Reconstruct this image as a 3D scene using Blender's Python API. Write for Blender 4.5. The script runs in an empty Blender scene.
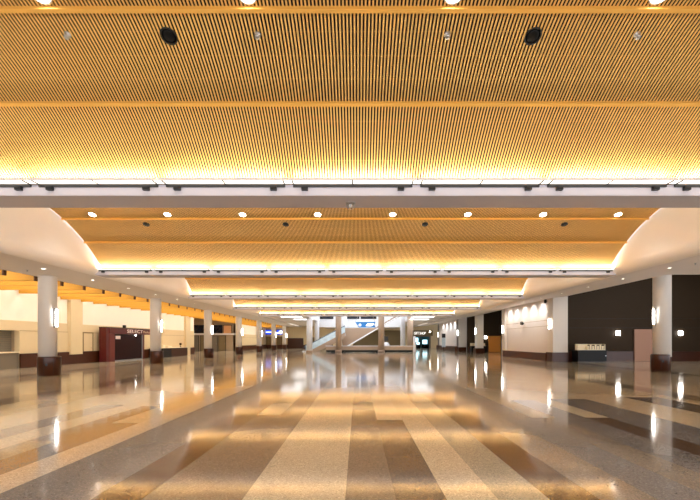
import bpy, bmesh, math, random
from mathutils import Vector, Matrix
random.seed(4)
S = bpy.context.scene
COL = S.collection
PI = math.pi
EYE = 1.48
HC = -0.10            # x of the hall's centre line
BAY = 9.144
ORD = ['first', 'second', 'third', 'fourth', 'fifth', 'sixth', 'seventh', 'eighth', 'ninth', 'tenth',
       'eleventh', 'twelfth', 'thirteenth', 'fourteenth', 'fifteenth', 'sixteenth', 'seventeenth', 'eighteenth',
       'nineteenth', 'twentieth']
ORD += ['twenty-' + o for o in ORD[:9]] + ['thirtieth'] + ['thirty-' + o for o in ORD[:9]] + ['fortieth'] + ['forty-' + o for o in ORD[:9]]

# ------------------------------------------------------------------ materials
def srgb(r, g, b):
    f = lambda c: (c / 255 / 12.92) if c / 255 <= .04045 else ((c / 255 + .055) / 1.055) ** 2.4
    return (f(r), f(g), f(b), 1)

def mat(name, col, rough=.6, metal=0, spec=.5, noise=None, bump=0, emit=None, estr=0, scale=None):
    m = bpy.data.materials.new(name); m.use_nodes = True
    nt = m.node_tree; b = nt.nodes['Principled BSDF']
    b.inputs['Base Color'].default_value = col
    b.inputs['Roughness'].default_value = rough
    b.inputs['Metallic'].default_value = metal
    b.inputs['Specular IOR Level'].default_value = spec
    if emit:
        b.inputs['Emission Color'].default_value = emit
        b.inputs['Emission Strength'].default_value = estr
    if noise:
        amt, sc = noise
        tc = nt.nodes.new('ShaderNodeTexCoord'); mp = nt.nodes.new('ShaderNodeMapping')
        if scale: mp.inputs['Scale'].default_value = scale
        nz = nt.nodes.new('ShaderNodeTexNoise'); nz.inputs['Scale'].default_value = sc; nz.inputs['Detail'].default_value = 4
        mx = nt.nodes.new('ShaderNodeMix'); mx.data_type = 'RGBA'
        mx.inputs['A'].default_value = [c * (1 - amt) for c in col[:3]] + [1]
        mx.inputs['B'].default_value = [min(1, c * (1 + amt)) for c in col[:3]] + [1]
        nt.links.new(tc.outputs['Object'], mp.inputs['Vector']); nt.links.new(mp.outputs['Vector'], nz.inputs['Vector'])
        nt.links.new(nz.outputs['Fac'], mx.inputs['Factor']); nt.links.new(mx.outputs['Result'], b.inputs['Base Color'])
        if bump:
            bp = nt.nodes.new('ShaderNodeBump'); bp.inputs['Strength'].default_value = bump; bp.inputs['Distance'].default_value = .01
            nt.links.new(nz.outputs['Fac'], bp.inputs['Height']); nt.links.new(bp.outputs['Normal'], b.inputs['Normal'])
    return m

def terrazzo(name, base, chip, dark):
    m = bpy.data.materials.new(name); m.use_nodes = True
    nt = m.node_tree; b = nt.nodes['Principled BSDF']
    tc = nt.nodes.new('ShaderNodeTexCoord')
    v = nt.nodes.new('ShaderNodeTexVoronoi'); v.inputs['Scale'].default_value = 85
    nt.links.new(tc.outputs['Object'], v.inputs['Vector'])
    sep = nt.nodes.new('ShaderNodeSeparateColor'); nt.links.new(v.outputs['Color'], sep.inputs['Color'])
    r = nt.nodes.new('ShaderNodeValToRGB'); nt.links.new(sep.outputs['Red'], r.inputs['Fac'])
    e = r.color_ramp.elements
    e[0].position = 0; e[0].color = dark
    e[1].position = 1; e[1].color = chip
    for p in (.22, .78):
        n = e.new(p); n.color = base
    nz = nt.nodes.new('ShaderNodeTexNoise'); nz.inputs['Scale'].default_value = .9; nz.inputs['Detail'].default_value = 5
    nt.links.new(tc.outputs['Object'], nz.inputs['Vector'])
    mr = nt.nodes.new('ShaderNodeMapRange'); mr.inputs['To Min'].default_value = .9; mr.inputs['To Max'].default_value = 1.1
    nt.links.new(nz.outputs['Fac'], mr.inputs['Value'])
    mx = nt.nodes.new('ShaderNodeMix'); mx.data_type = 'RGBA'; mx.blend_type = 'MULTIPLY'; mx.inputs['Factor'].default_value = 1
    nt.links.new(r.outputs['Color'], mx.inputs['A']); nt.links.new(mr.outputs['Result'], mx.inputs['B'])
    nt.links.new(mx.outputs['Result'], b.inputs['Base Color'])
    rr = nt.nodes.new('ShaderNodeMapRange'); rr.inputs['To Min'].default_value = .05; rr.inputs['To Max'].default_value = .12
    nt.links.new(nz.outputs['Fac'], rr.inputs['Value']); nt.links.new(rr.outputs['Result'], b.inputs['Roughness'])
    n2 = nt.nodes.new('ShaderNodeTexNoise'); n2.inputs['Scale'].default_value = 2.2; n2.inputs['Detail'].default_value = 2
    nt.links.new(tc.outputs['Object'], n2.inputs['Vector'])
    bp = nt.nodes.new('ShaderNodeBump'); bp.inputs['Strength'].default_value = .03; bp.inputs['Distance'].default_value = .02
    nt.links.new(n2.outputs['Fac'], bp.inputs['Height']); nt.links.new(bp.outputs['Normal'], b.inputs['Normal'])
    b.inputs['Specular IOR Level'].default_value = .6
    return m

def k(c, f): return (c[0] * f, c[1] * f, c[2] * f, 1)
def terr(name, r, g, b):
    c = (r, g, b, 1)
    return terrazzo(name, c, k(c, 1.5), k(c, .6))

FL = {'C': terr('terrazzo_cream', .47, .40, .285), 'P': terr('terrazzo_pink_cream', .50, .42, .32),
      'T': terr('terrazzo_taupe', .205, .165, .125), 'G': terr('terrazzo_grey', .165, .15, .14),
      'B': terr('terrazzo_brown', .10, .06, .038), 'S': terr('terrazzo_sage', .31, .28, .21),
      'D': terr('terrazzo_dark_taupe', .135, .105, .08)}

M = {}
M['white'] = mat('white_plaster', srgb(226, 220, 216), .75, noise=(.02, 3))
M['beam'] = mat('beam_paint', srgb(200, 196, 203), .7, noise=(.02, 2))
M['cove'] = mat('cove_plaster', srgb(242, 238, 234), .8, noise=(.015, 2))
M['slat'] = mat('slat_wood', srgb(237, 190, 110), .5, noise=(.18, 6), scale=(6, .4, 6))
M['batten'] = mat('batten_wood', srgb(232, 178, 84), .5, noise=(.12, 5), scale=(.5, 4, 4))
M['backing'] = mat('acoustic_backing', srgb(26, 11, 4), .95, noise=(.1, 20))
M['rod'] = mat('rod_metal', srgb(140, 100, 50), .5)
M['fin'] = mat('orange_timber', srgb(206, 150, 46), .5, noise=(.12, 4), scale=(.6, 4, 4))
M['fincap'] = mat('fin_bracket', srgb(96, 58, 22), .6, noise=(.1, 8))
M['column'] = mat('column_paint', srgb(226, 222, 216), .65, noise=(.02, 4))
M['darkwood'] = mat('dark_wood', srgb(64, 32, 18), .3, spec=.35, noise=(.3, 5), scale=(5, 5, .5))
M['darkwoodh'] = mat('dark_wood_rail', srgb(72, 38, 21), .35, spec=.25, noise=(.3, 5), scale=(.6, .6, 7))
M['black'] = mat('black_metal', srgb(12, 11, 11), .4, noise=(.1, 10))
M['blackp'] = mat('black_panel', srgb(7, 7, 9), .45, spec=.25, noise=(.1, 10))
M['metal'] = mat('brushed_metal', srgb(170, 170, 172), .3, metal=.9, noise=(.06, 30))
M['lens'] = mat('strip_lens', srgb(255, 246, 226), .4, emit=(1, .93, .82, 1), estr=1.3, noise=(.01, 4))
M['tube'] = mat('strip_lamp', srgb(255, 246, 226), .4, emit=(1, .93, .80, 1), estr=19, noise=(.01, 4))
M['down'] = mat('downlight_lens', srgb(255, 250, 240), .4, emit=(1, .93, .82, 1), estr=26, noise=(.01, 4))
M['sdown'] = mat('soffit_light_lens', srgb(255, 250, 240), .4, emit=(1, .92, .8, 1), estr=5, noise=(.01, 4))
M['sconce'] = mat('sconce_lens', srgb(255, 250, 240), .4, emit=(1, .95, .88, 1), estr=16, noise=(.01, 4))
M['trimw'] = mat('trim_white', srgb(235, 232, 228), .5, noise=(.01, 4))
M['cream'] = mat('cream_wall', srgb(222, 204, 164), .7, noise=(.03, 3))
M['creamup'] = mat('upper_cream_wall', srgb(250, 243, 226), .75, noise=(.02, 3))
M['groove'] = mat('wall_groove', srgb(150, 130, 96), .8, noise=(.05, 9))
M['taupe'] = mat('taupe_wall', srgb(168, 150, 124), .7, noise=(.04, 3))
M['grey'] = mat('grey_shutter', srgb(120, 112, 98), .5, noise=(.05, 6), scale=(1, 1, 12))
M['darkwall'] = mat('dark_panel_wall', srgb(50, 37, 22), .65, spec=.25, noise=(.1, 3), scale=(1, 1, 10))
M['olive'] = mat('olive_wall', srgb(128, 112, 80), .7, noise=(.04, 3))
M['mauve'] = mat('mauve_ceiling', srgb(150, 134, 136), .8, noise=(.03, 3))
M['red'] = mat('red_laminate', srgb(84, 14, 10), .35, noise=(.15, 4), scale=(4, 4, .6))
M['redframe'] = mat('red_laminate_frame', srgb(104, 32, 18), .35, noise=(.15, 4), scale=(4, 4, .6))  # front frame, more orange than the red side panels
M['glassdark'] = mat('dark_glass', srgb(36, 7, 6), .35, spec=.1, noise=(.1, 3))
M['night'] = mat('dark_window', srgb(24, 28, 40), .12, noise=(.1, 3))
M['pinkdoor'] = mat('pink_door', srgb(172, 130, 108), .5, noise=(.05, 6), scale=(6, 6, .6))
M['orangedoor'] = mat('orange_door', srgb(232, 156, 70), .45, noise=(.1, 6), scale=(6, 6, .6))
M['peach'] = mat('peach_panel', srgb(232, 176, 124), .6, noise=(.05, 6))
M['blue'] = mat('blue_banner', srgb(30, 120, 190), .5, noise=(.04, 6))
M['bluescreen'] = mat('blue_screen', srgb(20, 40, 150), .3, emit=(.02, .06, .6, 1), estr=1.2, noise=(.04, 6))
M['whitescreen'] = mat('white_screen', srgb(220, 230, 255), .3, emit=(.8, .88, 1, 1), estr=1.6, noise=(.02, 6))
M['tan'] = mat('tan_stone', srgb(166, 142, 120), .6, noise=(.06, 5))
M['colwhite'] = mat('cool_white_column', srgb(226, 226, 230), .5, noise=(.02, 4))
M['steel'] = mat('pale_steel', srgb(200, 214, 222), .35, metal=.5, noise=(.05, 6))
M['balustrade'] = mat('balustrade_glass', srgb(186, 208, 218), .12, noise=(.3, 2.5))  # mottled pale colour stands in for sparkles on the glass
M['rubber'] = mat('handrail_rubber', srgb(70, 96, 116), .4, noise=(.05, 6))
M['fascia'] = mat('atrium_white', srgb(236, 238, 240), .7, noise=(.02, 4))
M['paper'] = mat('cream_paper', srgb(240, 226, 194), .7, noise=(.08, 9))
M['brownmark'] = mat('brown_divider', srgb(92, 68, 44), .7, noise=(.08, 9))
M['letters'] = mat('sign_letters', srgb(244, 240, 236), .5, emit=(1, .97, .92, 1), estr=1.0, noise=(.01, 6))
M['kletters'] = mat('kiosk_letters', srgb(250, 232, 226), .5, noise=(.02, 6))
M['kletters2'] = mat('kiosk_small_letters', srgb(205, 180, 150), .5, noise=(.02, 6))
M['sky'] = mat('skylight_panel', srgb(250, 252, 255), .5, emit=(.93, .97, 1, 1), estr=3.0, noise=(.01, 4))
M['shopglow'] = mat('shop_light', srgb(220, 240, 245), .5, emit=(.7, .93, 1, 1), estr=2.2, noise=(.02, 4))
M['teal'] = mat('teal_shelf', srgb(70, 120, 130), .5, noise=(.2, 5))
g = bpy.data.materials.new('clear_glass'); g.use_nodes = True
gb = g.node_tree.nodes['Principled BSDF']
gb.inputs['Base Color'].default_value = srgb(214, 236, 240); gb.inputs['Transmission Weight'].default_value = 1
gb.inputs['Roughness'].default_value = .03; gb.inputs['IOR'].default_value = 1.15
M['glass'] = g

# ------------------------------------------------------------------ mesh helpers
class MB:
    def __init__(s): s.bm = bmesh.new(); s.mi = 0
    def box(s, x0, x1, y0, y1, z0, z1, bev=0):
        r = bmesh.ops.create_cube(s.bm, size=1)
        vs = r['verts']
        for v in vs:
            v.co = Vector(((x0 + x1) / 2 + v.co.x * (x1 - x0), (y0 + y1) / 2 + v.co.y * (y1 - y0), (z0 + z1) / 2 + v.co.z * (z1 - z0)))
        fs = {f for v in vs for f in v.link_faces}
        for f in fs: f.material_index = s.mi
        if bev:
            es = list({e for v in vs for e in v.link_edges})
            bmesh.ops.bevel(s.bm, geom=es, offset=bev, segments=2, affect='EDGES', profile=.6)
        return s
    def lathe(s, prof, n=40, c=(0, 0, 0), cap=True):
        rings = []
        for r, z in prof:
            rings.append([s.bm.verts.new((c[0] + r * math.cos(2 * PI * i / n), c[1] + r * math.sin(2 * PI * i / n), c[2] + z)) for i in range(n)])
        for a, b in zip(rings, rings[1:]):
            for i in range(n):
                f = s.bm.faces.new((a[i], a[(i + 1) % n], b[(i + 1) % n], b[i])); f.smooth = True; f.material_index = s.mi
        if cap:
            f = s.bm.faces.new(list(reversed(rings[0]))); f.material_index = s.mi
            f = s.bm.faces.new(rings[-1]); f.material_index = s.mi
        return s
    def prism(s, pts, axis, a0, a1):
        """polygon pts in the two other axes, extruded along axis"""
        def P(p, a):
            return {'x': (a, p[0], p[1]), 'y': (p[0], a, p[1]), 'z': (p[0], p[1], a)}[axis]
        A = [s.bm.verts.new(P(p, a0)) for p in pts]; B = [s.bm.verts.new(P(p, a1)) for p in pts]
        n = len(pts)
        fs = [s.bm.faces.new(A), s.bm.faces.new(list(reversed(B)))]
        for i in range(n): fs.append(s.bm.faces.new((A[(i + 1) % n], A[i], B[i], B[(i + 1) % n])))
        for f in fs: f.material_index = s.mi
        bmesh.ops.recalc_face_normals(s.bm, faces=fs)
        return s
    def tube(s, pts, r, n=10):
        pts = [Vector(p) for p in pts]; rings = []
        for i, p in enumerate(pts):
            d = ((pts[min(i + 1, len(pts) - 1)] - pts[max(i - 1, 0)])).normalized()
            u = d.cross(Vector((0, 0, 1)))
            if u.length < 1e-3: u = d.cross(Vector((1, 0, 0)))
            u.normalize(); w = d.cross(u)
            rings.append([s.bm.verts.new(p + (u * math.cos(2 * PI * j / n) + w * math.sin(2 * PI * j / n)) * r) for j in range(n)])
        for a, b in zip(rings, rings[1:]):
            for j in range(n):
                f = s.bm.faces.new((a[j], a[(j + 1) % n], b[(j + 1) % n], b[j])); f.smooth = True; f.material_index = s.mi
        s.bm.faces.new(list(reversed(rings[0]))); s.bm.faces.new(rings[-1])
        return s
    def quad(s, *ps):
        f = s.bm.faces.new([s.bm.verts.new(p) for p in ps]); f.material_index = s.mi
        return f
    def build(s, name, ms, parent=None, loc=None, rot=None):
        me = bpy.data.meshes.new(name); s.bm.to_mesh(me); s.bm.free()
        for m in (ms if isinstance(ms, (list, tuple)) else [ms]): me.materials.append(m)
        o = bpy.data.objects.new(name, me); COL.objects.link(o)
        if parent: o.parent = parent
        if loc: o.location = loc
        if rot: o.rotation_euler = rot
        return o

def tag(o, label, cat, group=None):
    o['label'] = label; o['category'] = cat
    if group: o['group'] = group
    return o
def thing(name, label, cat, loc=(0, 0, 0), rz=0, group=None):
    o = bpy.data.objects.new(name, None); COL.objects.link(o)
    o.empty_display_size = .1
    o.location = loc; o.rotation_euler = (0, 0, rz)
    return tag(o, label, cat, group)
def clone(root, loc, label, rot=None, group=None):
    r = root.copy(); COL.objects.link(r); r.location = loc
    if rot is not None: r.rotation_euler = rot
    r['label'] = label
    if group: r['group'] = group
    for ch in list(root.children):
        c = ch.copy(); COL.objects.link(c); c.parent = r
        for gch in list(ch.children):
            d = gch.copy(); COL.objects.link(d); d.parent = c
    return r
def struct(name, mb, m, **kw):
    o = mb.build(name, m, **kw); o['kind'] = 'structure'; return o
def text(name, body, size, m, parent, loc, rot, ext=.01, width=None):
    c = bpy.data.curves.new(name, 'FONT'); c.body = body; c.size = size; c.extrude = ext
    c.align_x = 'CENTER'; c.align_y = 'CENTER'
    c.materials.append(m)
    tmp = bpy.data.objects.new(name + '_curve', c); COL.objects.link(tmp)
    bpy.context.view_layer.update()
    dg = bpy.context.evaluated_depsgraph_get()
    me = bpy.data.meshes.new_from_object(tmp.evaluated_get(dg))
    COL.objects.unlink(tmp); bpy.data.objects.remove(tmp); me.name = name
    if width:
        xs = [v.co.x for v in me.vertices]; f = width / (max(xs) - min(xs))
        for v in me.vertices: v.co.x *= f
    if not me.materials: me.materials.append(m)
    o = bpy.data.objects.new(name, me); COL.objects.link(o)
    o.parent = parent; o.location = loc; o.rotation_euler = rot
    return o

# ------------------------------------------------------------------ floor
YB, YE = -7.0, 86.0
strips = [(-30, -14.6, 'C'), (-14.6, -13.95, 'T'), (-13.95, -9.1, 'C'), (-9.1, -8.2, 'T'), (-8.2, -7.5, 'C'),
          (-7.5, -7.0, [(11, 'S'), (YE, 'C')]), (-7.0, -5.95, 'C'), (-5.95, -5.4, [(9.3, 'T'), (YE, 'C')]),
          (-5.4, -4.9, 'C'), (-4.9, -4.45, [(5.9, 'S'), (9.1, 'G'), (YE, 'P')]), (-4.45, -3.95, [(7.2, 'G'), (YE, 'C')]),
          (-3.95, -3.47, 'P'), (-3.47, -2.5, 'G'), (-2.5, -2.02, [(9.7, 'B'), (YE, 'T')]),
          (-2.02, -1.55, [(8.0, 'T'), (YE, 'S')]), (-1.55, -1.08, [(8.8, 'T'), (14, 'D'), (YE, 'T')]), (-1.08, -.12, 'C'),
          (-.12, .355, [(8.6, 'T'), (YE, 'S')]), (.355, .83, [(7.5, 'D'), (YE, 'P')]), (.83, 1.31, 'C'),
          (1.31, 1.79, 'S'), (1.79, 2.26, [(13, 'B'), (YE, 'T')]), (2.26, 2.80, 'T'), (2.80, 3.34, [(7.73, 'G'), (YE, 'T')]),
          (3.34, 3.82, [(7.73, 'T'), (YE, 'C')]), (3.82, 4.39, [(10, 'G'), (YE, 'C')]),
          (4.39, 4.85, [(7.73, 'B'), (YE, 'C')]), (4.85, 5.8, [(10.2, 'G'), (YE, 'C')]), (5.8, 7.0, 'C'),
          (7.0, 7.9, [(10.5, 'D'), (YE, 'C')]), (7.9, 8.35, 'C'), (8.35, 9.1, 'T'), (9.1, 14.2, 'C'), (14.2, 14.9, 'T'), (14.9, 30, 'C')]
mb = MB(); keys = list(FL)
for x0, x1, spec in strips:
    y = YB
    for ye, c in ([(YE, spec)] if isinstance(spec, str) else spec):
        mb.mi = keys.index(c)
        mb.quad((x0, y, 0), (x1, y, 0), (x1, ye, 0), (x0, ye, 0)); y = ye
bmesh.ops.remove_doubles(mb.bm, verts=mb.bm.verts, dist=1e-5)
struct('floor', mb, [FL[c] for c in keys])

# ------------------------------------------------------------------ vaulted ceiling
HX = 10.66
XL, XR = HC - HX, HC + HX
B1F, B1B = 7.6, 8.30              # front and back of the first beam
SOF = EYE + 2.77                  # soffit height
CH = (BAY - .60) / 2; RISE = 1.80
R_ = (CH * CH + RISE * RISE) / (2 * RISE); RC = R_ - RISE
Z0 = EYE + 2.98
def vz(s): return Z0 + math.sqrt(max(0, R_ * R_ - (CH - s) ** 2)) - RC
def vn(s):
    a = math.asin((CH - s) / R_)
    return Vector((0, -math.sin(a), -math.cos(a)))     # points into the hall
VY0 = B1F + .05                   # depth at which s = 0 (first bay)
FULL = 2 * CH
joints = [0.04, 1.12, 2.30, 3.42, FULL - 3.42, FULL - 2.30, FULL - 1.12, FULL - .04]

def slat_panel(s0, s1, pitch=.05, w=.023, h=.012):
    n = max(4, int((s1 - s0) / .22)); mb = MB(); bm = mb.bm
    x = XL + .05
    ss = [s0 + (s1 - s0) * i / n for i in range(n + 1)]
    pts = [(-s, vz(s), vn(s)) for s in ss]
    while x < XR - .06:
        prev = None
        for (y, z, nn) in pts:
            lo = (y, z); hi = (y - nn.y * h, z - nn.z * h)
            r = [bm.verts.new((x, hi[0], hi[1])), bm.verts.new((x, lo[0], lo[1])), bm.verts.new((x + w, lo[0], lo[1])), bm.verts.new((x + w, hi[0], hi[1]))]
            if prev:
                for i in range(3):
                    f = bm.faces.new((prev[i], r[i], r[i + 1], prev[i + 1])); f.smooth = False
            prev = r
        x += pitch
    return mb
def arc_sheet(s0, s1, off, n=24, th=.03):
    mb = MB(); pr = []
    for o in (off, off + th):
        pr.append([(-s, vz(s), vn(s), o) for s in [s0 + (s1 - s0) * i / n for i in range(n + 1)]])
    rows = []
    for p in pr:
        a = [mb.bm.verts.new((XL + .04, y - nn.y * o, z - nn.z * o)) for y, z, nn, o in p]
        b = [mb.bm.verts.new((XR - .04, y - nn.y * o, z - nn.z * o)) for y, z, nn, o in p]
        for i in range(n): mb.bm.faces.new((a[i], b[i], b[i + 1], a[i + 1]))
    return mb
def cross_bar(s, along, below, above):
    """a bar across the hall, lying on the vault at s"""
    n = vn(s); t = Vector((0, n.z, -n.y))
    c = Vector((0, -s, vz(s))); mb = MB()
    q = [c + t * along / 2 + n * below, c - t * along / 2 + n * below, c - t * along / 2 - n * above, c + t * along / 2 - n * above]
    mb.prism([(p.y, p.z) for p in q], 'x', XL + .03, XR - .03)
    return mb

where = ['nearest the camera, above the first white beam', 'between the first and second white beams', 'between the second and third white beams',
         'between the third and fourth white beams', 'farthest from the camera, between the fourth and fifth white beams']
v0 = thing('slatted_vault', 'wood slat vault ' + where[0], 'ceiling vault', (0, VY0, 0), group='slatted wood vaults along the hall')
for a, b in zip(joints, joints[1:]):
    slat_panel(a + .02, b - .02).build('slat_panel', M['slat'], v0)
for s in joints[1:-1]:
    cross_bar(s, .055, .05, .045).build('batten', M['batten'], v0)
for s in (joints[0], joints[-1]):
    cross_bar(s, .06, .02, .06).build('edge_batten', M['batten'], v0)
rods = []
for a, b in zip(joints, joints[1:]):
    for q in (.27, .52, .77):
        cross_bar(a + (b - a) * q, .006, -.008, .013).build('cross_rod', M['rod'], v0)
arc_sheet(.0, FULL, .014).build('backing_board', M['backing'], v0)
for i in range(1, 5):
    clone(v0, (0, VY0 + BAY * i, 0), 'wood slat vault ' + where[i])

# beams across the hall
for i in range(5):
    y = B1F + BAY * i
    mb = MB(); mb.box(XL - .25, XR + .25, y, y + .70, SOF - .01, SOF + .16, .012)
    mb.box(XL - .25, XR + .25, y + .12, y + .58, SOF + .16, SOF + .28)
    struct('beam', mb, M['beam'])

# cove lights along the front edge of every beam
def make_cove(label):
    t = thing('cove_light', label, 'light', group='linear cove lights along the beams')
    MB().box(-1.2, 1.2, -.20, -.03, .205, .212).build('lens', M['lens'], t)
    MB().box(-1.2, 1.2, -.205, -.20, .203, .250).box(-1.2, 1.2, -.03, -.025, .203, .250).build('housing', M['trimw'], t)
    MB().box(-1.10, 1.10, -.17, -.06, .222, .236).build('lamp', M['tube'], t)
    mb = MB().box(-.012, .012, -.207, -.017, .199, .2045); mb.build('lens_joint', M['black'], t)
    MB().box(-1.13, 1.13, -.030, .0, .148, .198, .004).build('rail', M['black'], t)
    for sx in (-1, 1):
        mb = MB().box(sx * .91 - .06, sx * .91 + .06, -.07, -.0, .080, .160, .008)
        mb.box(sx * .91 - .03, sx * .91 + .03, -.075, -.02, .110, .145, .006)
        mb.build('bracket', M['black'], t)
    for sx in (-1.12, 1.12): MB().box(sx - .010, sx + .010, -.2, -.004, .19, .2045).build('end_arm', M['black'], t)
    return t
cv = None
PIT = 2.41
for b in range(5):
    for i in range(9):
        lab = f'linear cove light on the {ORD[b]} beam from the camera, {ORD[i]} from the left'
        loc = (HC + PIT * (i - 4), B1F + BAY * b, SOF)
        if cv is None:
            cv = make_cove(lab); cv.location = loc
        else: clone(cv, loc, lab)

# recessed downlights, loudspeakers and sprinklers in the vaults
def on_vault(s, bay): return Vector((0, VY0 - s + BAY * bay, vz(s)))
def tilt(s): return (math.asin(vn(s).y), 0, 0)
def disc_thing(name, label, cat, group, rim_m, face_m, r, face_name, cone=False):
    t = thing(name, label, cat, group=group)
    MB().lathe([(r, .004), (r * 1.18, .004), (r * 1.18, -.012), (r * 1.0, -.016), (r * .98, -.003), (r * .98, .003)], 32, cap=False).build('trim_ring', rim_m, t)
    mb = MB()
    mb.lathe([(r * .99, -.004), (r * .6, -.002 if not cone else -.012), (r * .2, -.001 if not cone else -.018), (.002, 0 if not cone else -.02)], 32)
    mb.build(face_name, face_m, t)
    return t
bayname = ['nearest vault', 'second vault from the camera']
dl = None
for bay in range(2):
    for i in range(8):
        if bay == 0 and i in (0, 1, 6, 7): pass
        lab = f'round downlight in the {bayname[bay]}, {ORD[i]} of eight from the left'
        sv = 2.47 if bay == 0 else 2.52; p = on_vault(sv, bay); p.x = HC + .0 + 2.68 * (i - 3.5)
        if bay == 0 and (i < 2 or i > 5): continue
        if bay == 0: lab = f'round downlight at the top of the {bayname[0]}, {ORD[i - 2]} of four from the left'
        if dl is None:
            dl = disc_thing('recessed_downlight', lab, 'light', 'recessed downlights in the vaults', M['trimw'], M['down'], .112, 'lens')
            dl.location = p; dl.rotation_euler = tilt(sv)
        else: clone(dl, p, lab, tilt(sv))
sp = None
for bay in range(2):
    for i in range(4):
        if bay == 0 and i in (0, 3): continue
        p = on_vault(1.98, bay); p.x = HC + 5.16 * (i - 1.5)
        lab = f'round black speaker in the {bayname[bay]}, ' + (('left' if i == 1 else 'right') + ' of the two' if bay == 0 else f'{ORD[i]} of four from the left')
        if sp is None:
            sp = disc_thing('ceiling_speaker', lab, 'speaker', 'black speakers in the vaults', M['black'], M['blackp'], .10, 'grille', True)
            sp.location = p; sp.rotation_euler = tilt(1.98)
        else: clone(sp, p, lab, tilt(1.98))
def make_sprinkler(name, label, group, up=0.0):
    t = thing(name, label, 'sprinkler', group=group)
    MB().lathe([(.045, .0), (.045, -.008), (.02, -.016), (.014, -.05), (.0135, -.06)], 20).build('escutcheon', M['metal'], t)
    MB().lathe([(.004, -.062), (.034, -.066), (.034, -.070), (.004, -.072)], 20).build('deflector', M['metal'], t)
    mb = MB()
    for sx in (-1, 1): mb.tube([(sx * .012, 0, -.035), (sx * .028, 0, -.05), (sx * .012, 0, -.066)], .004, 8)
    mb.build('yoke', M['metal'], t)
    return t
sk = None
for i in range(4):
    p = on_vault(2.0, 0); p.x = HC + .02 + 2.68 * (i - 1.5)
    lab = f'small metal sprinkler head in the {bayname[0]}, {ORD[i]} of four from the left'
    if sk is None:
        sk = make_sprinkler('sprinkler', lab, 'sprinklers in the nearest vault'); sk.location = p; sk.rotation_euler = tilt(2.0)
    else: clone(sk, p, lab, tilt(2.0))
# caged sensor under the first beam
t = thing('caged_sensor', 'small clear caged sensor hanging under the middle of the first beam', 'sensor', (HC - .05, B1F + .42, SOF - .006))
MB().lathe([(.10, 0), (.10, -.012), (.07, -.022), (.03, -.03)], 28).build('flange', M['metal'], t)
mb = MB()
for j in range(8):
    a = j * PI / 4
    mb.tube([(.09 * math.cos(a), .09 * math.sin(a), -.006), (.075 * math.cos(a), .075 * math.sin(a), -.07), (.055 * math.cos(a), .055 * math.sin(a), -.11)], .004, 6)
mb.tube([(.056 * math.cos(j * PI / 12), .056 * math.sin(j * PI / 12), -.11) for j in range(25)], .004, 6)
mb.build('cage', M['metal'], t)
MB().lathe([(.03, -.028), (.035, -.06), (.02, -.085), (.004, -.09)], 20).build('sensor_head', M['trimw'], t)

# white cove walls closing the vaults at both sides, rounded into the soffit
def cove_wall(side):
    pr = []; xe = XL if side < 0 else XR
    for j in range(13):
        a = j / 12 * PI / 2; r = .42
        pr.append((xe + side * r * (1 - math.sin(a)), SOF + r * (1 - math.cos(a))))
    pr.append((xe, EYE + 5.2))
    mb = MB()
    ys = [-1.6, B1F + 4 * BAY + .7]
    rows = [[mb.bm.verts.new((x, y, z)) for x, z in pr] for y in ys]
    for i in range(len(pr) - 1):
        f = mb.bm.faces.new((rows[0][i], rows[0][i + 1], rows[1][i + 1], rows[1][i])); f.smooth = True
    return mb
struct('ceiling_cove_left', cove_wall(-1), M['cove'])
struct('ceiling_cove_right', cove_wall(1), M['cove'])

# soffits
YEND = B1F + 4 * BAY + .7
SLX = -13.78
mb = MB().box(SLX, XL - .42, -1.6, 80, SOF, SOF + .16)
struct('ceiling_soffit_left', mb, M['white'])
SRX = 14.9; SRZ = EYE + 3.20
mb = MB(); xa = XR + .42
mb.prism([(xa, SOF), (SRX, SRZ), (SRX, SRZ + .2), (xa, SRZ + .2)], 'y', -1.6, 80)
mb.box(SRX, 29, -1.6, 19.3, SRZ, SRZ + .2)
struct('ceiling_soffit_right', mb, M['white'])
# flat ceiling at the far end, with an opening over the escalators
FZ = EYE + 2.92
AX0, AX1, AY0, AY1 = -6.0, 7.2, 47.6, 63.0
mb = MB()
mb.box(XL - .42, AX0, YEND - .1, 82, FZ, FZ + .2)
mb.box(AX1, XR + .42, YEND - .1, 82, FZ, FZ + .2)
mb.box(AX0, AX1, YEND - .1, AY0, FZ, FZ + .2)
mb.box(AX0, AX1, AY1 + .3, 82, FZ - .5, FZ + .2)
struct('ceiling_far', mb, M['white'])
# atrium walls above the opening
mb = MB()
mb.box(AX0 - .2, AX0, AY0, AY1, FZ + .2, 9)
mb.box(AX1, AX1 + .2, AY0, AY1, FZ + .2, 9)
mb.box(AX0 - .2, AX1 + .2, AY0 - .3, AY0 - .1, FZ + .2, 9)
mb.box(AX0 - .2, AX1 + .2, AY1, AY1 + .3, FZ - .75, 9)
struct('wall_atrium', mb, M['fascia'])
struct('atrium_light_blocker', MB().box(AX0, -4.2, AY0, AY1, 8.8, 9).box(5.6, AX1, AY0, AY1, 8.8, 9), M['fascia'])  # unseen roof strips added to dim the daylight on the atrium walls
# outer ceilings
struct('ceiling_left', MB().box(-29, SLX - .0, -1.6, 84, EYE + 3.35, EYE + 3.5), M['fin'])
struct('ceiling_right', MB().box(SRX - .0, 29, 19.1, 84, EYE + 7.0, EYE + 7.2), M['darkwall'])
struct('ceiling_edge_left', MB().box(SLX - .03, SLX, -1.6, 80, SOF + .0, EYE + 3.4), M['fincap'])
struct('ceiling_edge_right', MB().box(SRX, SRX + .05, 19.3, 80, SRZ + .01, EYE + 7.0).box(SRX, 29, 19.2, 19.3, SRZ + .1, EYE + 7.0), M['white'])

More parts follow.
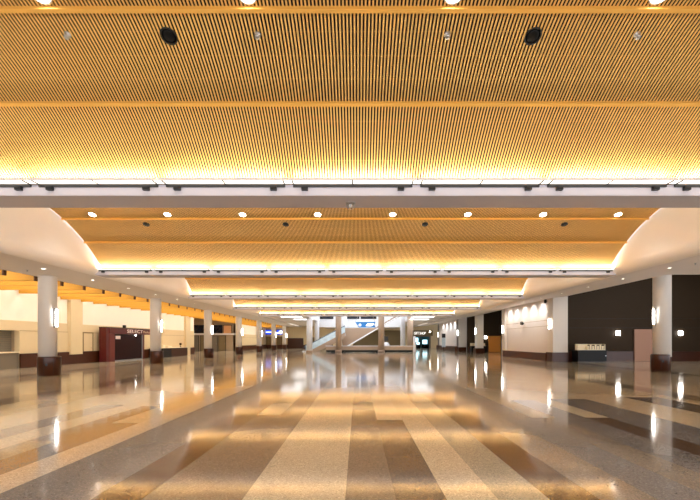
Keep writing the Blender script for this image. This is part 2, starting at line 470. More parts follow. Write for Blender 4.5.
# skylight coffers in the far ceiling
sl = None
for side, xs in (('left', (-8.0, -7.3)), ('right', (7.9, 8.2))):
    for j, (x, y, w) in enumerate(((xs[0], 48.2, 2.6), (xs[1], 53.6, 2.2))):
        lab = f'glowing rectangular ceiling panel {side} of the escalators, ' + ('nearer of the two' if j == 0 else 'farther of the two')
        if sl is None:
            sl = thing('ceiling_light_panel', lab, 'light', (x, y, FZ), group='light panels in the far ceiling')
            mb = MB().box(-1.3, 1.3, -1.1, -1.04, -.04, 0).box(-1.3, 1.3, 1.04, 1.1, -.04, 0).box(-1.3, -1.24, -1.04, 1.04, -.04, 0).box(1.24, 1.3, -1.04, 1.04, -.04, 0)
            mb.build('frame', M['trimw'], sl)
            MB().box(-1.24, 1.24, -1.04, 1.04, -.012, 0).build('diffuser', M['sky'], sl)
        else: clone(sl, (x, y, FZ), lab)

# ------------------------------------------------------------------ timber fins on the left
WL = -18.4
fn = None; nfin = 0
y = 15.65
names = []
while y < 78:
    lab = f'orange timber ceiling fin over the left aisle, {ORD[nfin]} from the camera end'
    if fn is None:
        fn = thing('ceiling_fin', lab, 'ceiling fin', (0, y, 0), group='orange timber fins over the left aisle')
        MB().box(WL + .0, SLX - .09, -.06, .06, EYE + 2.58, EYE + 3.35, .006).build('plank', M['fin'], fn)
        MB().box(SLX - .09, SLX - .03, -.075, .075, EYE + 2.57, EYE + 3.35, .006).build('end_bracket', M['fincap'], fn)
    else: clone(fn, (0, y, 0), lab)
    nfin += 1; y += BAY / 6

# ------------------------------------------------------------------ columns
def make_column(x, y, label, side, top, r=.335, group='round columns down the hall'):
    t = thing('round_column', label, 'column', (x, y, 0), group=group)
    MB().lathe([(r, .70), (r, top - .05), (r + .004, top - .045), (r + .004, top)], 48).build('shaft', M['column'], t)
    mb = MB().lathe([(.405, 0), (.405, .05), (.415, .055), (.415, .79), (.41, .815), (.40, .82)], 48, c=(-side * .07, 0, 0))
    p = mb.build('plinth', M['darkwood'], t)
    m2 = MB()
    for a in range(8):
        an = a * PI / 4 + .2
        cx, cy = -side * .07 + .412 * math.cos(an), .412 * math.sin(an)
        m2.box(cx - .006, cx + .006, cy - .006, cy + .006, .06, .79)
    m2.build('plinth_seam', M['black'], p)
    MB().box(-.035, .035, -.012, .012, -.055, .055, .004).build('outlet', M['black'], p, (-side * .07 - side * .17, -.385, .48), (0, 0, -side * .42))
    return t
def make_sconce(label, group='tube sconces on the columns'):
    t = thing('tube_sconce', label, 'light', group=group)
    MB().box(-.055, .055, -.015, .0, -.40, .40, .004).build('back_plate', M['black'], t)
    mb = MB().lathe([(.038, -.37), (.042, -.36), (.042, .36), (.038, .37)], 20, c=(0, -.085, 0)); mb.build('lens', M['sconce'], t)
    for z in (-.385, .385):
        MB().box(-.058, .058, -.14, -.012, z - .014, z + .014, .004).build('end_cap', M['black'], t)
    return t
sc = None
def sconce(loc, rz, label):
    global sc
    if sc is None:
        sc = make_sconce(label); sc.location = loc; sc.rotation_euler = (0, 0, rz)
    else: clone(sc, loc, label, (0, 0, rz))
LX = -13.28
for i in range(7):
    y = 17.12 + BAY * i
    make_column(LX, y, f'round white column with dark wood plinth on the left side, {ORD[i]} from the camera', -1, SOF)
    sconce((LX + .335, y - .05, 2.46), PI / 2, f'lit tube sconce on the {ORD[i]} left column from the camera')
R1 = (15.2, 20.0)
make_column(R1[0], R1[1], 'big round white column with dark wood plinth on the right side, before the dark wall', 1, SRZ + .25, r=.385)
sconce((R1[0] - .385, R1[1] - .06, 2.69), -PI / 2, 'lit tube sconce on the round column at the right side')

# ------------------------------------------------------------------ left wall
def wains(x0, x1, y0, y1, h=.78):
    return MB().box(x0, x1, y0, y1, 0, h).box(x0 - .0, x1 + .02, y0, y1, h, h + .03)
mb = MB()
# wall from the camera end to 44.9 with a service opening up to y 21.8
OY0, OY1 = 14.5, 21.75
mb.box(WL - .3, WL, -1.6, OY0, 0, EYE + 1.10)
mb.box(WL - .3, WL, OY0, OY1, EYE + .57, EYE + 1.10)
mb.box(WL - .3, WL, OY1, 44.9, 0, EYE + 1.10)
mb.box(WL - .3, WL, 62.5, 82, 0, EYE + 1.10)
struct('wall_left', mb, M['cream'])
struct('wall_left_upper', MB().box(WL - .3, WL - .03, -1.6, 44.9, EYE + 1.10, EYE + 3.4).box(WL - .3, WL - .03, 62.5, 82, EYE + 1.10, EYE + 3.4), M['creamup'])
struct('trim_left', MB().box(WL - .02, WL + .012, OY1, 44.9, EYE + .555, EYE + .575).box(WL - .02, WL + .012, 62.5, 82, EYE + .555, EYE + .575), M['groove'])
struct('baseboard_left', MB().box(WL, WL + .10, OY1 - .02, 30, 0, .76).box(WL, WL + .12, OY1 - .02, 30, .76, .79)
       .box(WL, WL + .1, 33.6, 44.9, 0, .76).box(WL, WL + .1, 62.5, 80, 0, .76).box(WL, WL + .04, -1.6, OY0, 0, .76), M['darkwoodh'])
mb = MB().box(-20.4, -20.3, OY0 - .5, OY1 + .3, 0, 2.3).box(-20.4, WL - .28, OY1, OY1 + .12, 0, 2.3).box(-20.4, WL - .28, OY0, OY1, 2.1, 2.2).box(-20.4, WL - .28, OY0 - .1, OY0, 0, 2.3)
struct('wall_left_recess', mb, M['taupe'])
t = thing('service_counter', 'grey service counter in the opening at the left edge', 'counter', (WL, 18.1, 0))
MB().box(-.22, -.02, -3.58, 3.62, 0, .84).build('front_panel', M['grey'], t)
MB().box(-.5, .06, -3.58, 3.62, .84, .90, .01).build('counter_top', M['paper'], t)
t = thing('roller_shutter', 'grey roller shutter above the service counter at the left edge', 'shutter', (WL - .4, 18.1, 0))
mb = MB()
for j in range(11): mb.box(-.05, -.02, -3.58, 3.62, .92 + j * .1, 1.01 + j * .1, .006)
mb.build('curtain', M['grey'], t)
MB().box(-.12, .02, -3.58, 3.62, 2.0, 2.08, .01).build('shutter_head', M['grey'], t)
# half columns on the left wall
for i, yy in enumerate((25.9, 42.9)):
    mb = MB().box(WL - .05, WL + .2, yy - .55, yy + .55, .62 if i == 0 else 0, EYE + 3.3, .01)
    struct('pillar', mb, M['cream'])
# narrow door beside the kiosk
t = thing('service_door', 'narrow cream service door beside the dark red kiosk', 'door', (WL, 27.3, 0))
MB().box(.0, .05, -.55, .35, 0.02, 2.0, .006).build('leaf', M['cream'], t)
MB().box(.0, .07, -.62, -.55, 0, 2.08).box(.0, .07, .35, .42, 0, 2.08).box(.0, .07, -.55, .35, 2.0, 2.08).build('frame', M['groove'], t)
MB().tube([(.05, .27, 1.0), (.1, .27, 1.0), (.1, .17, 1.0)], .012, 8).build('handle', M['metal'], t)

# kiosk
KX = -17.62
t = thing('kiosk', 'dark red kiosk with white lettering on its header, left wall', 'kiosk', (KX, 28.0, 0))
MB().box(-.50, .0, 0, .30, 0, 2.46, .012).build('side_panel', M['red'], t)
MB().box(-.5, .0, 4.75, 5.0, 0, 2.0, .012).build('side_panel', M['red'], t)
MB().box(-.06, .03, .30, .95, 0, 2.0, .01).build('front_frame', M['redframe'], t)
hd = MB().box(-.50, .05, .30, 5.9, 2.0, 2.42, .012).build('header', M['red'], t)
MB().box(-.52, .07, -.02, 5.92, 2.42, 2.47, .008).build('cornice', M['darkwood'], t)
text('lettering', 'SELECT', .36, M['kletters'], hd, (.055, 3.55, 2.21), (PI / 2, 0, PI / 2), .012, 2.2)
text('small_lettering', 'Market', .25, M['kletters2'], hd, (.055, 5.25, 2.20), (PI / 2, 0, PI / 2), .01, 1.05)
MB().box(-.09, -.05, .95, 4.72, .08, 1.98).build('dark_glazing', M['glassdark'], t)
mb = MB().box(-.05, 0, 4.66, 4.75, 0, 2.0).box(-.06, .01, .95, 4.66, 0, .08)
mb.build('metal_post', M['metal'], t)
MB().box(-.048, -.044, 1.15, 1.75, 1.62, 1.86, .001).build('notice', M['kletters'], t)
MB().lathe([(.05, 0), (.06, -.05), (.03, -.09), (.005, -.1)], 16, c=(-.02, 3.75, 1.98)).build('lamp', M['sconce'], t)
t = tag(MB().box(-.09, .09, -.09, .09, 0, .22, .012).build('ceiling_camera', M['black'], None, (KX - .25, 30.6, 2.47)), 'small black box standing on top of the dark red kiosk', 'camera')

# counter beyond the kiosk
t = thing('till_counter', 'dark wood till counter against the left wall, behind the second column', 'counter', (-17.3, 37.6, 0))
MB().box(-1.0, 0, -2.6, -.5, 0, .82, .01).build('body', M['blackp'], t)
MB().box(-1.0, 0, -.5, 3.0, 0, .82, .01).build('body', M['darkwood'], t)
MB().box(-1.05, .05, -2.66, 3.05, .82, .87, .008).build('counter_top', M['paper'], t)
for i, (yy, w, h) in enumerate(((-2.1, .45, .16), (-1.3, .4, .22), (-.4, .7, .14))):
    tag(MB().box(-w / 2, w / 2, -w / 2, w / 2, 0, h, .012).box(-w / 2 + .04, w / 2 - .04, -w / 2 + .04, w / 2 - .04, h, h + .02, .004).build('carton', M['paper'], None, (-17.8, 37.6 + yy, .87)),
        f'white carton on the till counter by the left wall, {ORD[i]} from the camera', 'box', 'cartons on the till counter')
t = thing('card_reader', 'small black card reader at the far end of the till counter', 'card reader', (-17.7, 39.9, .87))
MB().box(-.06, .06, -.06, .06, 0, .04, .005).build('base', M['black'], t)
MB().box(-.02, .02, -.02, .02, .04, .2).build('stem', M['black'], t)
MB().box(-.1, .1, -.05, .05, .2, .42, .01).build('screen', M['black'], t)

# side corridor with windows beyond 44.9 on the left
WY = 60.0
struct('wall_left_corridor', MB().box(-28, -18.1, WY, WY + .3, 0, EYE + 3.4).box(-28.2, -28, 44.9, WY + .3, 0, EYE + 3.4).box(-28, WL - .3, 44.6, 44.9, 0, EYE + 3.4)
       .box(WL - .3, WL, WY, 62.5, 0, EYE + 3.4), M['taupe'])
struct('trim_corridor', MB().box(-27.9, -18.1, WY - .14, WY, EYE + .92, EYE + 1.16), M['trimw'])
for i, (x0, x1, mm, lab) in enumerate(((-25.2, -22.6, M['night'], 'dark upper window over the corridor doors, beside the end of the cream wall'),
                                       (-21.9, -20.3, M['night'], 'dark upper window over the corridor doors, left of the peach panel'),
                                       (-20.2, -18.9, M['peach'], 'peach coloured upper panel right of the dark corridor window'))):
    t = thing('upper_window' if i < 2 else 'upper_panel', lab, 'window' if i < 2 else 'panel', ((x0 + x1) / 2, WY, EYE + 1.75))
    w = (x1 - x0) / 2
    MB().box(-w, w, -.05, 0, -.58, .58).build('pane' if i < 2 else 'board', mm, t)
    MB().box(-w, w, -.08, 0, .58, .66).box(-w, w, -.08, 0, -.62, -.58).box(-w, -w + .07, -.08, 0, -.58, .58).box(w - .07, w, -.08, 0, -.58, .58).build('frame', M['black'], t)
for i, x in enumerate((-24.4, -23.1, -21.6, -20.35)):
    t = thing('corridor_door', f'grey brown corridor door under the dark upper windows, {ORD[i]} from the left', 'door', (x, WY, 0), group='corridor doors at the left')
    MB().box(-.5, .5, -.05, 0, .02, 2.25, .006).build('leaf', M['olive'] if i % 2 else M['grey'], t)
    MB().box(-.56, -.5, -.08, 0, 0, 2.3).box(.5, .56, -.08, 0, 0, 2.3).box(-.5, .5, -.08, 0, 2.25, 2.3).build('frame', M['black'], t)
    MB().tube([(.42, -.05, 1.0), (.42, -.1, 1.0), (.42, -.1, 1.2)], .015, 8).build('handle', M['metal'], t)

# ------------------------------------------------------------------ far wall
FY = 80.0
struct('wall_far', MB().box(-29, 30, FY, FY + .3, 0, EYE + 3.4), M['cream'])
struct('wall_far_panel', MB().box(-14.0, -10.9, FY - .25, FY, 0, 2.05), M['darkwood'])
struct('wall_far_olive', MB().box(-1, 8.6, FY - .1, FY, 0, 3.6).box(-9.8, -5, FY - .1, FY, 0, 2.2), M['olive'])
struct('baseboard_far', MB().box(WL, -14.0, FY - .08, FY, 0, .7).box(-10.9, -9.8, FY - .08, FY, 0, .7), M['darkwoodh'])
for i, (x, w) in enumerate(((-17.8, 1.35), (-15.6, 1.3))):
    t = thing('wall_screen', ('blue wall screen with a white stripe, left of the two at the far left' if i == 0 else 'blue wall screen with a round white emblem, right of the two at the far left'), 'screen', (x, FY, EYE + 1.75))
    MB().box(-w / 2 - .05, w / 2 + .05, -.12, 0, -.5, .5, .01).build('housing', M['black'], t)
    MB().box(-w / 2, w / 2, -.13, -.1, -.45, .45).build('display', M['bluescreen'], t)
    if i == 0:
        MB().box(-w / 2 + .1, w / 2 - .1, -.137, -.128, -.05, .1).build('white_stripe', M['whitescreen'], t)
    else:
        o = MB().lathe([(.36, -.128), (.36, -.14)], 24).build('white_emblem', M['whitescreen'], t, (.15, 0, 0), (-PI / 2, 0, 0))
        o.location = (.22, -.27, 0)
        MB().box(-w / 2 + .05, -.2, -.137, -.128, -.3, 0).build('white_block', M['whitescreen'], t)
for i, x in enumerate((-17.9, -15.5)):
    t = thing('lift_door', 'beige double door below the ' + ('left' if i == 0 else 'right') + ' blue wall screen', 'door', (x, FY, 0), group='beige doors at the far left')
    for sx in (-1, 1): MB().box(.01 if sx > 0 else -.68, .68 if sx > 0 else -.01, -.06, 0, .02, 2.3, .006).build('leaf', M['olive'], t)
    MB().box(-.78, -.68, -.1, 0, 0, 2.4).box(.68, .78, -.1, 0, 0, 2.4).box(-.68, .68, -.1, 0, 2.3, 2.4).build('frame', M['groove'], t)

# shop at the far right
t = thing('shop_front', 'glazed shop front with white lettering at the far right', 'shop', (12.6, FY - .02, 0))
mb = MB().box(-1.9, -1.75, -.25, 0, 0, 2.5).box(1.6, 1.9, -.25, 0, 0, 2.5).box(-1.75, 1.6, -.25, 0, 2.35, 2.5).box(-.1, 0, -.2, 0, 0, 2.35)
mb.build('frame', M['grey'], t)
MB().box(-1.75, 1.6, -.06, -.02, .02, 2.35).build('shop_back', M['teal'], t)
for (x0, x1, z0, z1) in ((-1.5, -.6, 1.3, 2.1), (.3, 1.2, .9, 1.7), (-.9, -.3, .8, 1.2)):
    MB().box(x0, x1, -.1, -.06, z0, z1).build('lit_display', M['shopglow'], t)
MB().box(-1.6, -.2, -.16, -.06, 0, .75).box(.1, 1.5, -.16, -.06, 0, .8).build('display_shelf', M['blackp'], t)
MB().box(-1.75, 1.6, -.2, -.19, .02, 2.35).build('glazing', M['glass'], t)
hd = MB().box(-2.3, 2.3, -.3, 0, 2.5, 3.6).build('header', M['olive'], t)
text('lettering', 'GIFT SHOP', .72, M['letters'], hd, (-.3, -.31, 3.0), (PI / 2, 0, 0), .02, 2.3)
MB().lathe([(.14, 0), (.14, -.06), (.05, -.1)], 16).build('lamp', M['sconce'], hd, (1.75, -.3, 3.3), (PI / 2, 0, 0))

# ------------------------------------------------------------------ right side
WRX = 14.2
struct('wall_right', MB().box(WRX, 15.0, 29.55, 38.6, 0, SRZ + .2).box(WRX + .2, 17.0, 57.5, 72, 0, SRZ + .2), M['white'])
struct('trim_right', MB().box(WRX - .015, WRX, 29.4, 38.4, EYE + 1.55, EYE + 1.57).box(WRX - .015, WRX, 29.4, 38.4, EYE + 1.12, EYE + 1.14), M['groove'])
struct('baseboard_right', MB().box(WRX - .35, WRX, 29.6, 38.4, 0, .55).box(WRX - .37, WRX, 29.6, 38.4, .55, .58)
       .box(WRX - .1, WRX + .2, 58.2, 72, 0, .7), M['darkwoodh'])
struct('pillar_right', MB().box(14.02, 15.08, 28.75, 29.6, .66, SRZ + .2).box(WRX - .15, WRX + .3, 38.2, 39.1, 0, SRZ + .2)
       .box(14.2, 15.0, 47.8, 48.6, .6, SRZ + .2).box(14.4, 15.3, 57.0, 58.2, .55, SRZ + .2).box(14.4, 15.3, 71, 72.2, .0, SRZ + .2), M['column'])
struct('trim_pillar', MB().box(13.95, 15.1, 28.68, 29.7, 0, .66).box(14.05, 15.1, 47.7, 48.7, 0, .62).box(14.3, 15.4, 56.9, 58.3, 0, .6), M['darkwood'])
sconce((WRX - .18, 29.18, 2.72), -PI / 2, 'lit tube sconce at the near end of the washed white wall, right side')
sconce((WRX - .15, 38.7, 2.62), -PI / 2, 'lit tube sconce at the far end of the washed white wall, right side')
sconce((14.2, 48.1, 2.66), -PI / 2, 'lit tube sconce on the square pillar in front of the dark recess, right side')
sconce((14.4, 57.5, 2.64), -PI / 2, 'lit tube sconce on the pillar at the near end of the distant white wall')
sconce((14.4, 71.5, 2.6), -PI / 2, 'lit tube sconce at the far end of the distant white wall')
# dark walls closing the recesses
DY = 29.2
struct('wall_right_dark', MB().box(15.08, 29, DY, DY + .3, 0, EYE + 7.0).box(28.8, 29, 19.2, DY, 0, EYE + 7.0)
       .box(16.5, 29, 53.0, 53.3, 0, EYE + 7.0).box(14.5, 16.5, 53.0, 53.3, 0, EYE + 7.0).box(22.0, 22.3, 38.6, 53, 0, EYE + 7.0).box(15.0, 22.3, 38.2, 38.5, 0, EYE + 7.0)
       .box(17.0, 29, 71.5, 71.8, 0, EYE + 7.0), M['darkwall'])
mb = MB()
for z in (EYE + 1.62, EYE + .95): mb.box(15.1, 28.8, DY - .012, DY, z, z + .02)
struct('trim_dark', mb, M['black'])
struct('baseboard_dark', MB().box(15.1, 28.8, DY - .06, DY, 0, .68).box(15.1, 28.8, DY - .1, DY, .68, .72).box(14.6, 22, 52.9, 53.0, 0, .65), M['darkwood'])
# pink and orange doors
def door(name, label, x, y, w, h, mm):
    t = thing(name, label, 'door', (x, y, 0))
    MB().box(-w / 2, w / 2, -.13, -.08, .01, h, .006).build('leaf', mm, t)
    MB().box(-w / 2 - .05, -w / 2, -.14, -.06, 0, h + .05).box(w / 2, w / 2 + .05, -.14, -.06, 0, h + .05).box(-w / 2, w / 2, -.14, -.06, h, h + .05).build('frame', mm, t)
    MB().tube([(w / 2 - .1, -.13, 1.0), (w / 2 - .1, -.18, 1.0), (w / 2 - .22, -.18, 1.0)], .014, 8).build('handle', M['metal'], t)
door('pink_door', 'tall pinkish door in the dark wall beside the round column', 20.9, DY, 1.5, 2.28, M['pinkdoor'])
door('orange_door', 'orange wood door in the dark recess beside the washed white wall', 18.05, 53.0, 1.5, 2.1, M['orangedoor'])
# square sconces on the dark wall
def sq(label, x, y, z):
    t = thing('square_sconce', label, 'light', (x, y, z), group='square sconces on the dark walls')
    MB().box(-.17, .17, -.03, 0, -.19, .19, .006).build('back_plate', M['black'], t)
    MB().box(-.15, .15, -.10, -.03, -.16, .16, .02).build('lens', M['sconce'], t)
sq('square lit wall sconce on the dark wall, left of the pink door', 18.95, DY, EYE + .58)
sq('square lit wall sconce on the dark wall, right of the round column', 23.5, DY, EYE + .58)
sq('square lit wall sconce in the dark recess, left of the orange door', 16.9, 53, EYE + .50)
# black counter with brochure rack
t = thing('black_counter', 'long black counter against the dark wall', 'counter', (16.35, 28.3, 0))
MB().box(-1.0, 1.0, -.4, .4, .06, .80, .01).build('body', M['blackp'], t)
MB().box(-.96, .96, -.36, .38, 0, .06).build('kick', M['black'], t)
MB().box(-1.04, 1.04, -.44, .44, .80, .84, .008).build('counter_top', M['black'], t)
MB().lathe([(.03, 0), (.03, .02)], 12).build('lock', M['metal'], t, (.93, -.40, .45), (PI / 2, 0, 0))
t = thing('brochure_rack', 'low cream brochure rack on the black counter', 'rack', (16.3, 28.1, .84))
mb = MB().box(-.98, .98, -.15, .15, 0, .05, .006).box(-.98, .98, .12, .15, .05, .42, .004).box(-.98, -.93, -.15, .12, .05, .42).box(.93, .98, -.15, .12, .05, .42).box(-.98, -.3, -.15, -.12, .2, .26)
mb.build('frame', M['paper'], t)
for j in range(7):
    x = -.26 + j * .17
    MB().box(x, x + .14, -.12, .11, .05, .30 + .07 * (j % 2), .008).build('brochure_stack', M['paper'], t)
    MB().box(x + .145, x + .165, -.13, .11, .05, .38).build('divider', M['brownmark'], t)
# distant counter in the second dark recess
t = thing('black_counter', 'small black counter in the distant dark recess beside the square pillar', 'counter', (15.6, 51.8, 0))
MB().box(-1.0, 1.0, -.4, .4, 0, .80, .01).build('body', M['blackp'], t)
MB().box(-1.04, 1.04, -.44, .44, .80, .84, .008).build('counter_top', M['black'], t)
t = thing('brochure_rack', 'low cream brochure rack on the small distant counter', 'rack', (15.5, 51.7, .84))
MB().box(-.95, .95, -.15, .15, 0, .05).box(-.95, .95, .1, .15, .05, .36).build('frame', M['paper'], t)
for j in range(5): MB().box(-.9 + j * .37, -.62 + j * .37, -.12, .09, .05, .30 + .06 * (j % 2), .008).build('brochure_stack', M['paper'], t)
# black wall speakers
def wsp(label, x, y, z, r=.13):
    t = thing('wall_speaker', label, 'speaker', (x, y, z))
    MB().tube([(0, 0, 0), (-.12, 0, 0)], .03, 8).build('bracket', M['black'], t)
    MB().lathe([(.02, -.16), (r, -.12), (r * 1.05, 0), (r, .12), (.02, .16)], 20, c=(-.2, 0, 0)).build('body', M['black'], t)
wsp('small black speaker on the middle of the washed white wall', WRX, 34.2, EYE + 1.52)
wsp('small black speaker high on the near end of the washed white wall', WRX - .0, 29.9, EYE + 2.98, .09)
t = thing('poster_stand', 'pale blue poster stand with black head before the distant white wall', 'stand', (13.6, 63.5, 0))
MB().box(-.3, .3, -.02, .02, .5, 2.0, .01).build('poster', M['steel'], t)
MB().box(-.32, .32, -.25, .25, 0, .05, .01).build('base', M['black'], t)
MB().box(-.04, .04, -.05, -.02, .05, .6).build('pole', M['black'], t)
MB().box(-.28, .28, -.08, .08, 2.0, 2.65, .03).build('head', M['black'], t)
# ceiling can lights washing the white wall and rows of soffit lights
sd = None
def soffit_light(loc, label):
    global sd
    if sd is None:
        sd = disc_thing('soffit_light', label, 'light', 'small round lights in the soffits', M['trimw'], M['sdown'], .085, 'lens'); sd.location = loc
    else: clone(sd, loc, label)
def srz(x): return SOF + (SRZ - SOF) * (x - xa) / (SRX - xa)
for i in range(7):
    yy = 12.5 + 2.83 * i
    soffit_light((-12.05, yy, SOF + .003), f'small round light in the left soffit, {ORD[i]} from the camera')
    soffit_light((12.5, yy + .75, srz(12.5) + .005), f'small round light in the right soffit, {ORD[i]} from the camera')
ww = None
for i in range(5):
    yy = 30.7 + 1.65 * i; x = WRX - .80
    lab = f'small wall washer light above the white right wall, {ORD[i]} from the camera'
    if ww is None:
        ww = disc_thing('wall_washer', lab, 'light', 'wall washers over the white wall', M['trimw'], M['sdown'], .07, 'lens'); ww.location = (x, yy, srz(x))
    else: clone(ww, (x, yy, srz(x)), lab)
for i, (x, yy) in enumerate(((-12.9, 15.6), (12.9, 15.3))):
    o = make_sprinkler('sprinkler', 'small sprinkler head in the ' + ('left' if i == 0 else 'right') + ' soffit, before the nearest column', 'soffit sprinklers')
    o.location = (x, yy, SOF + .003 if i == 0 else srz(x))

# ------------------------------------------------------------------ centre: base, columns, escalator, stairs
CY = 53.6
t = thing('low_plinth', 'long low tan planter wall with dark foot before the stairs', 'low wall', (1.6, CY, 0))
MB().box(-5.9, 5.75, -.2, .4, .26, .78, .015).build('wall_body', M['tan'], t)
MB().box(-5.85, 5.7, -.24, .38, 0, .26).build('dark_foot', M['blackp'], t)
MB().box(-5.95, 5.8, -.24, .44, .78, .84, .01).build('coping', M['colwhite'], t)
mb = MB()
def ccol(px0, px1, d, m, label):
    x = ((px0 + px1) / 2 - 358) * d / 400; r = (px1 - px0) / 2 * d / 400
    t = thing('atrium_column', label, 'column', (x, d, 0), group='columns around the escalators')
    MB().lathe([(r, .3), (r, 6.6)], 32).build('shaft', m, t)
    MB().lathe([(r * 1.15, 0), (r * 1.15, .28), (r * 1.05, .3)], 32).build('base', M['tan'], t)
    MB().lathe([(r * 1.05, 6.6), (r * 1.12, 6.65), (r * 1.12, 6.8)], 32).build('collar', M['metal'], t)
ccol(306.5, 312.5, 50.5, M['colwhite'], 'pale round column at the foot of the escalator, leftmost of the centre')
ccol(314.5, 319.3, 59.5, M['colwhite'], 'pale round column just behind the foot of the escalator')
ccol(335.6, 341.3, 51.6, M['tan'], 'tan round column standing before the top of the escalator')
ccol(341.6, 347.0, 58.5, M['colwhite'], 'pale round column just right of and behind the tan escalator column')
ccol(378.3, 384.3, 51.8, M['tan'], 'tan round column in front of the upper end of the stairs')
ccol(400.3, 405.3, 59.0, M['colwhite'], 'pale round column right of the stairs, behind the low wall')
ccol(407.3, 413.3, 54.9, M['tan'], 'tan round column at the right end of the low wall')

def pt(px, py, d): return ((px - 358) * d / 400, d, EYE + (341 - py) * d / 400)
# escalator
EY = 55.3
t = thing('escalator', 'escalator with glass balustrades rising right at the hall centre', 'escalator', (0, EY, 0))
a = pt(310, 350, EY); b = pt(345, 330, EY)
ax, az, bx, bz = a[0], .12, b[0], b[2] - .35
for yy in (-.62, .62):
    MB().prism([(ax - .7, az), (ax, az), (bx, bz), (bx, bz - .8), (ax + 1.0, 0), (ax - .7, 0)], 'y', yy - .06, yy + .06).build('side_truss', M['tan'], t)
    MB().prism([(ax - .5, az), (ax, az), (bx, bz), (bx, bz + .85), (ax, az + .85), (ax - .5, az + .75)], 'y', yy - .015, yy + .015).build('balustrade_glass', M['balustrade'], t)
    MB().tube([(ax - .55, yy, az + .2), (ax - .75, yy, az + .5), (ax - .5, yy, az + .86), (ax, yy, az + .92), (bx, yy, bz + .92)], .05, 10).build('handrail', M['rubber'], t)
n = 16
for j in range(n):
    x0 = ax + (bx - ax) * j / n; z0 = az + (bz - az) * j / n
    MB().box(x0, x0 + (bx - ax) / n + .05, -.55, .55, max(0, z0 - .3), z0 + .1).build('tread', M['metal'], t)
MB().box(ax - 1.0, ax, -.7, .7, 0, .1).build('landing_plate', M['metal'], t)
# stair flight with white stringer
SY = 56.3
t = thing('staircase', 'broad tan staircase with white underside edge rising right behind the low wall', 'stairs', (0, SY, 0))
p0 = pt(343, 348, SY); p1 = pt(402, 313.6, SY); p2 = pt(347, 328, SY); p3 = pt(386, 328, SY)
s0 = (p0[0], max(p0[2], .35)); s1 = (p1[0], p1[2]); q2 = (p2[0] - .3, p2[2]); q3 = (pt(375, 328.3, SY)[0], p3[2]); q4 = (pt(398, 314, SY)[0], pt(398, 314.6, SY)[2])
MB().prism([s0, s1, q3, q2, (s0[0] - .2, s0[1] + 1.2)], 'y', -.1, .1).build('side_panel', M['tan'], t)
MB().prism([s0, s1, (s1[0], s1[1] - .16), (s0[0] + .1, s0[1] - .16)], 'y', -.2, 1.9).build('stringer', M['fascia'], t)
mb = MB(); n = 22
for j in range(n):
    x0 = s0[0] + (s1[0] - s0[0]) * j / n; z0 = s0[1] + (s1[1] - s0[1]) * j / n
    mb.box(x0, x0 + (s1[0] - s0[0]) / n, .1, 1.9, z0, z0 + .24)
mb.build('flight', M['tan'], t)
MB().box(q2[0], q3[0], -.06, .06, q2[1], q2[1] + .07).build('handrail', M['steel'], t)
MB().box(s0[0] - .3, s0[0] + .5, -.2, 1.9, 0, .4).build('foot_block', M['tan'], t)
# blue banner
BY = 60.5
t = thing('hanging_banner', 'blue pennant banner with white emblem and word, above the staircase', 'banner', (0, BY, 0))
P = lambda x, y: (pt(x, y, BY)[0], pt(x, y, BY)[2])
MB().prism([P(355.2, 322.0), P(375.5, 321.8), P(374.3, 325), P(376, 328), P(359.5, 328.2)], 'y', -.03, .03).build('cloth', M['blue'], t)
MB().tube([(P(355.2, 321.9)[0], 0, P(355, 321.9)[1]), (P(359, 318)[0], 0, P(359, 314)[1])], .02, 6).build('cable', M['metal'], t)
MB().tube([(P(375, 321.9)[0], 0, P(375, 321.9)[1]), (P(372, 318)[0], 0, P(372, 314)[1])], .02, 6).build('cable', M['metal'], t)
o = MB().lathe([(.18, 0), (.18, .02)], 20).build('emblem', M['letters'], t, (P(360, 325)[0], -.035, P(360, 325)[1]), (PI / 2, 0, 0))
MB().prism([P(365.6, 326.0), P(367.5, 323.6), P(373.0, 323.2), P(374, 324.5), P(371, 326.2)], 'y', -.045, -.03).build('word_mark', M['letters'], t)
# dark clerestory windows in the atrium fascia
for i, (a_, b_) in enumerate(((319, 333), (346, 359), (361, 376))):
    x0, _, z1 = pt(a_, 315.8, AY1); x1, _, z0 = pt(b_, 318.6, AY1)
    t = thing('clerestory_window', ('long dark clerestory window above the escalator' , 'dark clerestory window left above the blue banner', 'dark clerestory window right above the blue banner')[i], 'window', ((x0 + x1) / 2, AY1, (z0 + z1) / 2))
    w, h = (x1 - x0) / 2, (z1 - z0) / 2 + .25
    MB().box(-w, w, -.04, .0, -h + .25, h + .1).build('pane', M['night'], t)
    MB().box(-w - .06, w + .06, -.07, 0, -h + .19, -h + .25).box(-w - .06, w + .06, -.07, 0, h + .1, h + .16).box(-w - .06, -w, -.07, 0, -h + .25, h + .1).box(w, w + .06, -.07, 0, -h + .25, h + .1).build('frame', M['black'], t)
# black display board and white post
t = thing('display_board', 'small black display board behind the low wall, beside the tan column', 'board', (pt(385.5, 0, 57)[0], 57, 0))
MB().box(-.4, .4, -.04, .04, 1.5, 2.15, .01).build('panel', M['black'], t)
MB().box(-.04, .04, -.03, .03, .05, 1.5).build('post', M['black'], t)
MB().box(-.3, .3, -.2, .2, 0, .05).build('base', M['black'], t)
tag(MB().lathe([(.5, 0), (.55, .5), (.5, 1.0), (.35, 1.25), (.1, 1.3)], 24).build('covered_cart', M['colwhite'], None, (pt(386, 0, 55.6)[0], 55.9, 0)), 'white covered round bin behind the low wall, below the black board', 'bin')
t = thing('white_post', 'slim white post at the right end of the low wall', 'post', (pt(414.6, 0, 52.6)[0], 52.6, 0))
MB().lathe([(.16, .04), (.16, 2.0), (.13, 2.06), (.02, 2.1)], 20).build('shaft', M['colwhite'], t)
MB().lathe([(.24, 0), (.24, .04)], 20).build('base', M['metal'], t)

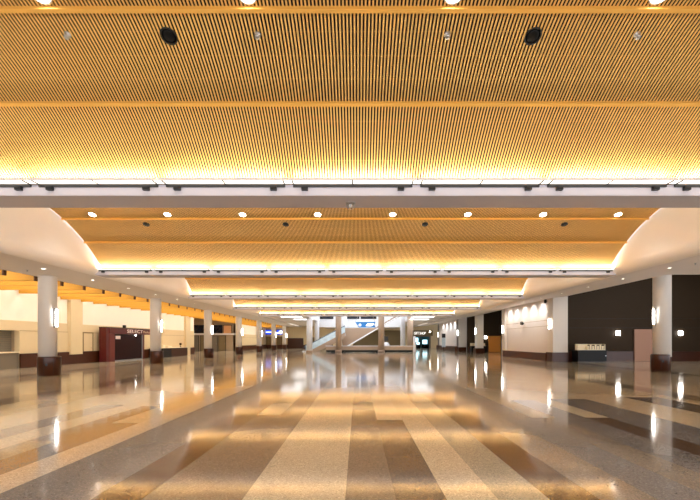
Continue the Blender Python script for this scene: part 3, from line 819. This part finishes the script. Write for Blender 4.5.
# ------------------------------------------------------------------ lights
def area(name, loc, rot, sx, sy, power, col=(1, .95, .88)):
    l = bpy.data.lights.new(name, 'AREA'); l.shape = 'RECTANGLE'; l.size = sx; l.size_y = sy; l.energy = power; l.color = col
    o = bpy.data.objects.new(name, l); COL.objects.link(o); o.location = loc; o.rotation_euler = rot
    return o
def spot(name, loc, power, ang=100, blend=.8, col=(1, .92, .8), rot=(0, 0, 0), r=.08):
    l = bpy.data.lights.new(name, 'SPOT'); l.energy = power; l.spot_size = math.radians(ang); l.spot_blend = blend; l.color = col; l.shadow_soft_size = r
    o = bpy.data.objects.new(name, l); COL.objects.link(o); o.location = loc; o.rotation_euler = rot
    return o
# lamps above the left aisle between the fins
for i in range(40):
    yy = 15.65 - .76 + BAY / 6 * i
    area('aisle_lamp', (-16.1, yy, EYE + 3.30), (0, 0, 0), 4.0, .4, 36, (1, .96, .86))
area('service_lamp', (-19.3, 18.1, 2.05), (0, 0, 0), .8, 4, 20, (1, .9, .75))
area('corridor_lamp', (-23, 52, EYE + 3.2), (0, 0, 0), 6, 6, 220, (1, .88, .72))
# vault downlights (also in the bays whose lamps are hidden behind beams)
for bay in range(0, 5):
    for i in range(8):
        p = on_vault(2.55, bay)
        spot('vault_lamp', (HC + 2.68 * (i - 3.5), p.y, p.z - .06), 60, 120)
# unseen fill lights, added behind every beam to brighten vaults and cove walls
for i in range(-1, 5):
    area('beam_fill_light', (HC, B1B + .06 + BAY * i, SOF + .24), (PI - .35, 0, 0), 20.8, .12, 120 if i < 0 else 620, (1, .93, .82))
# wall washers
for i in range(5):
    spot('washer_lamp', (WRX - .80, 30.7 + 1.65 * i, srz(WRX - .80) - .03), 95, 125, 1, (1, .95, .9), (0, math.radians(-30), 0), .06)
for i in range(4):
    spot('washer_lamp', (13.7, 59.5 + 2.6 * i, SRZ - .3), 80, 125, 1, (.95, .96, 1), (0, math.radians(-30), 0), .06)
area('recess_lamp', (20, 41, EYE + 6.6), (0, 0, 0), 3, 3, 200, (1, .92, .8))
area('recess_lamp', (21, 24, EYE + 6.6), (0, 0, 0), 8, 3, 220, (1, .94, .86))
# far zone
area('far_lamp', (-9, 70, FZ - .05), (0, 0, 0), 6, 10, 260, (1, .95, .9))
area('far_lamp', (10, 68, FZ - .05), (0, 0, 0), 5, 10, 200, (1, .95, .9))
area('far_lamp', (0, 72, FZ - .55), (0, 0, 0), 9, 8, 200, (1, .93, .85))

W = bpy.data.worlds.new('world'); S.world = W; W.use_nodes = True
bg = W.node_tree.nodes['Background']; bg.inputs['Color'].default_value = (.94, .95, 1, 1); bg.inputs['Strength'].default_value = 2.4

# ------------------------------------------------------------------ camera
cam = bpy.data.cameras.new('camera'); co = bpy.data.objects.new('camera', cam); COL.objects.link(co)
co.location = (0, 0, EYE); co.rotation_euler = (PI / 2, 0, 0)
cam.sensor_fit = 'HORIZONTAL'; cam.sensor_width = 36; cam.lens = 36 * 400 / 700
cam.shift_x = -8 / 700; cam.shift_y = 91 / 700
cam.clip_end = 300
S.camera = co
S.view_settings.view_transform = 'Standard'; S.view_settings.look = 'None'
S.view_settings.exposure = .68; S.view_settings.gamma = 1
S.view_settings.use_curve_mapping = False
S.cycles.max_bounces = 8; S.cycles.diffuse_bounces = 5; S.cycles.glossy_bounces = 4
S.cycles.sample_clamp_indirect = 8
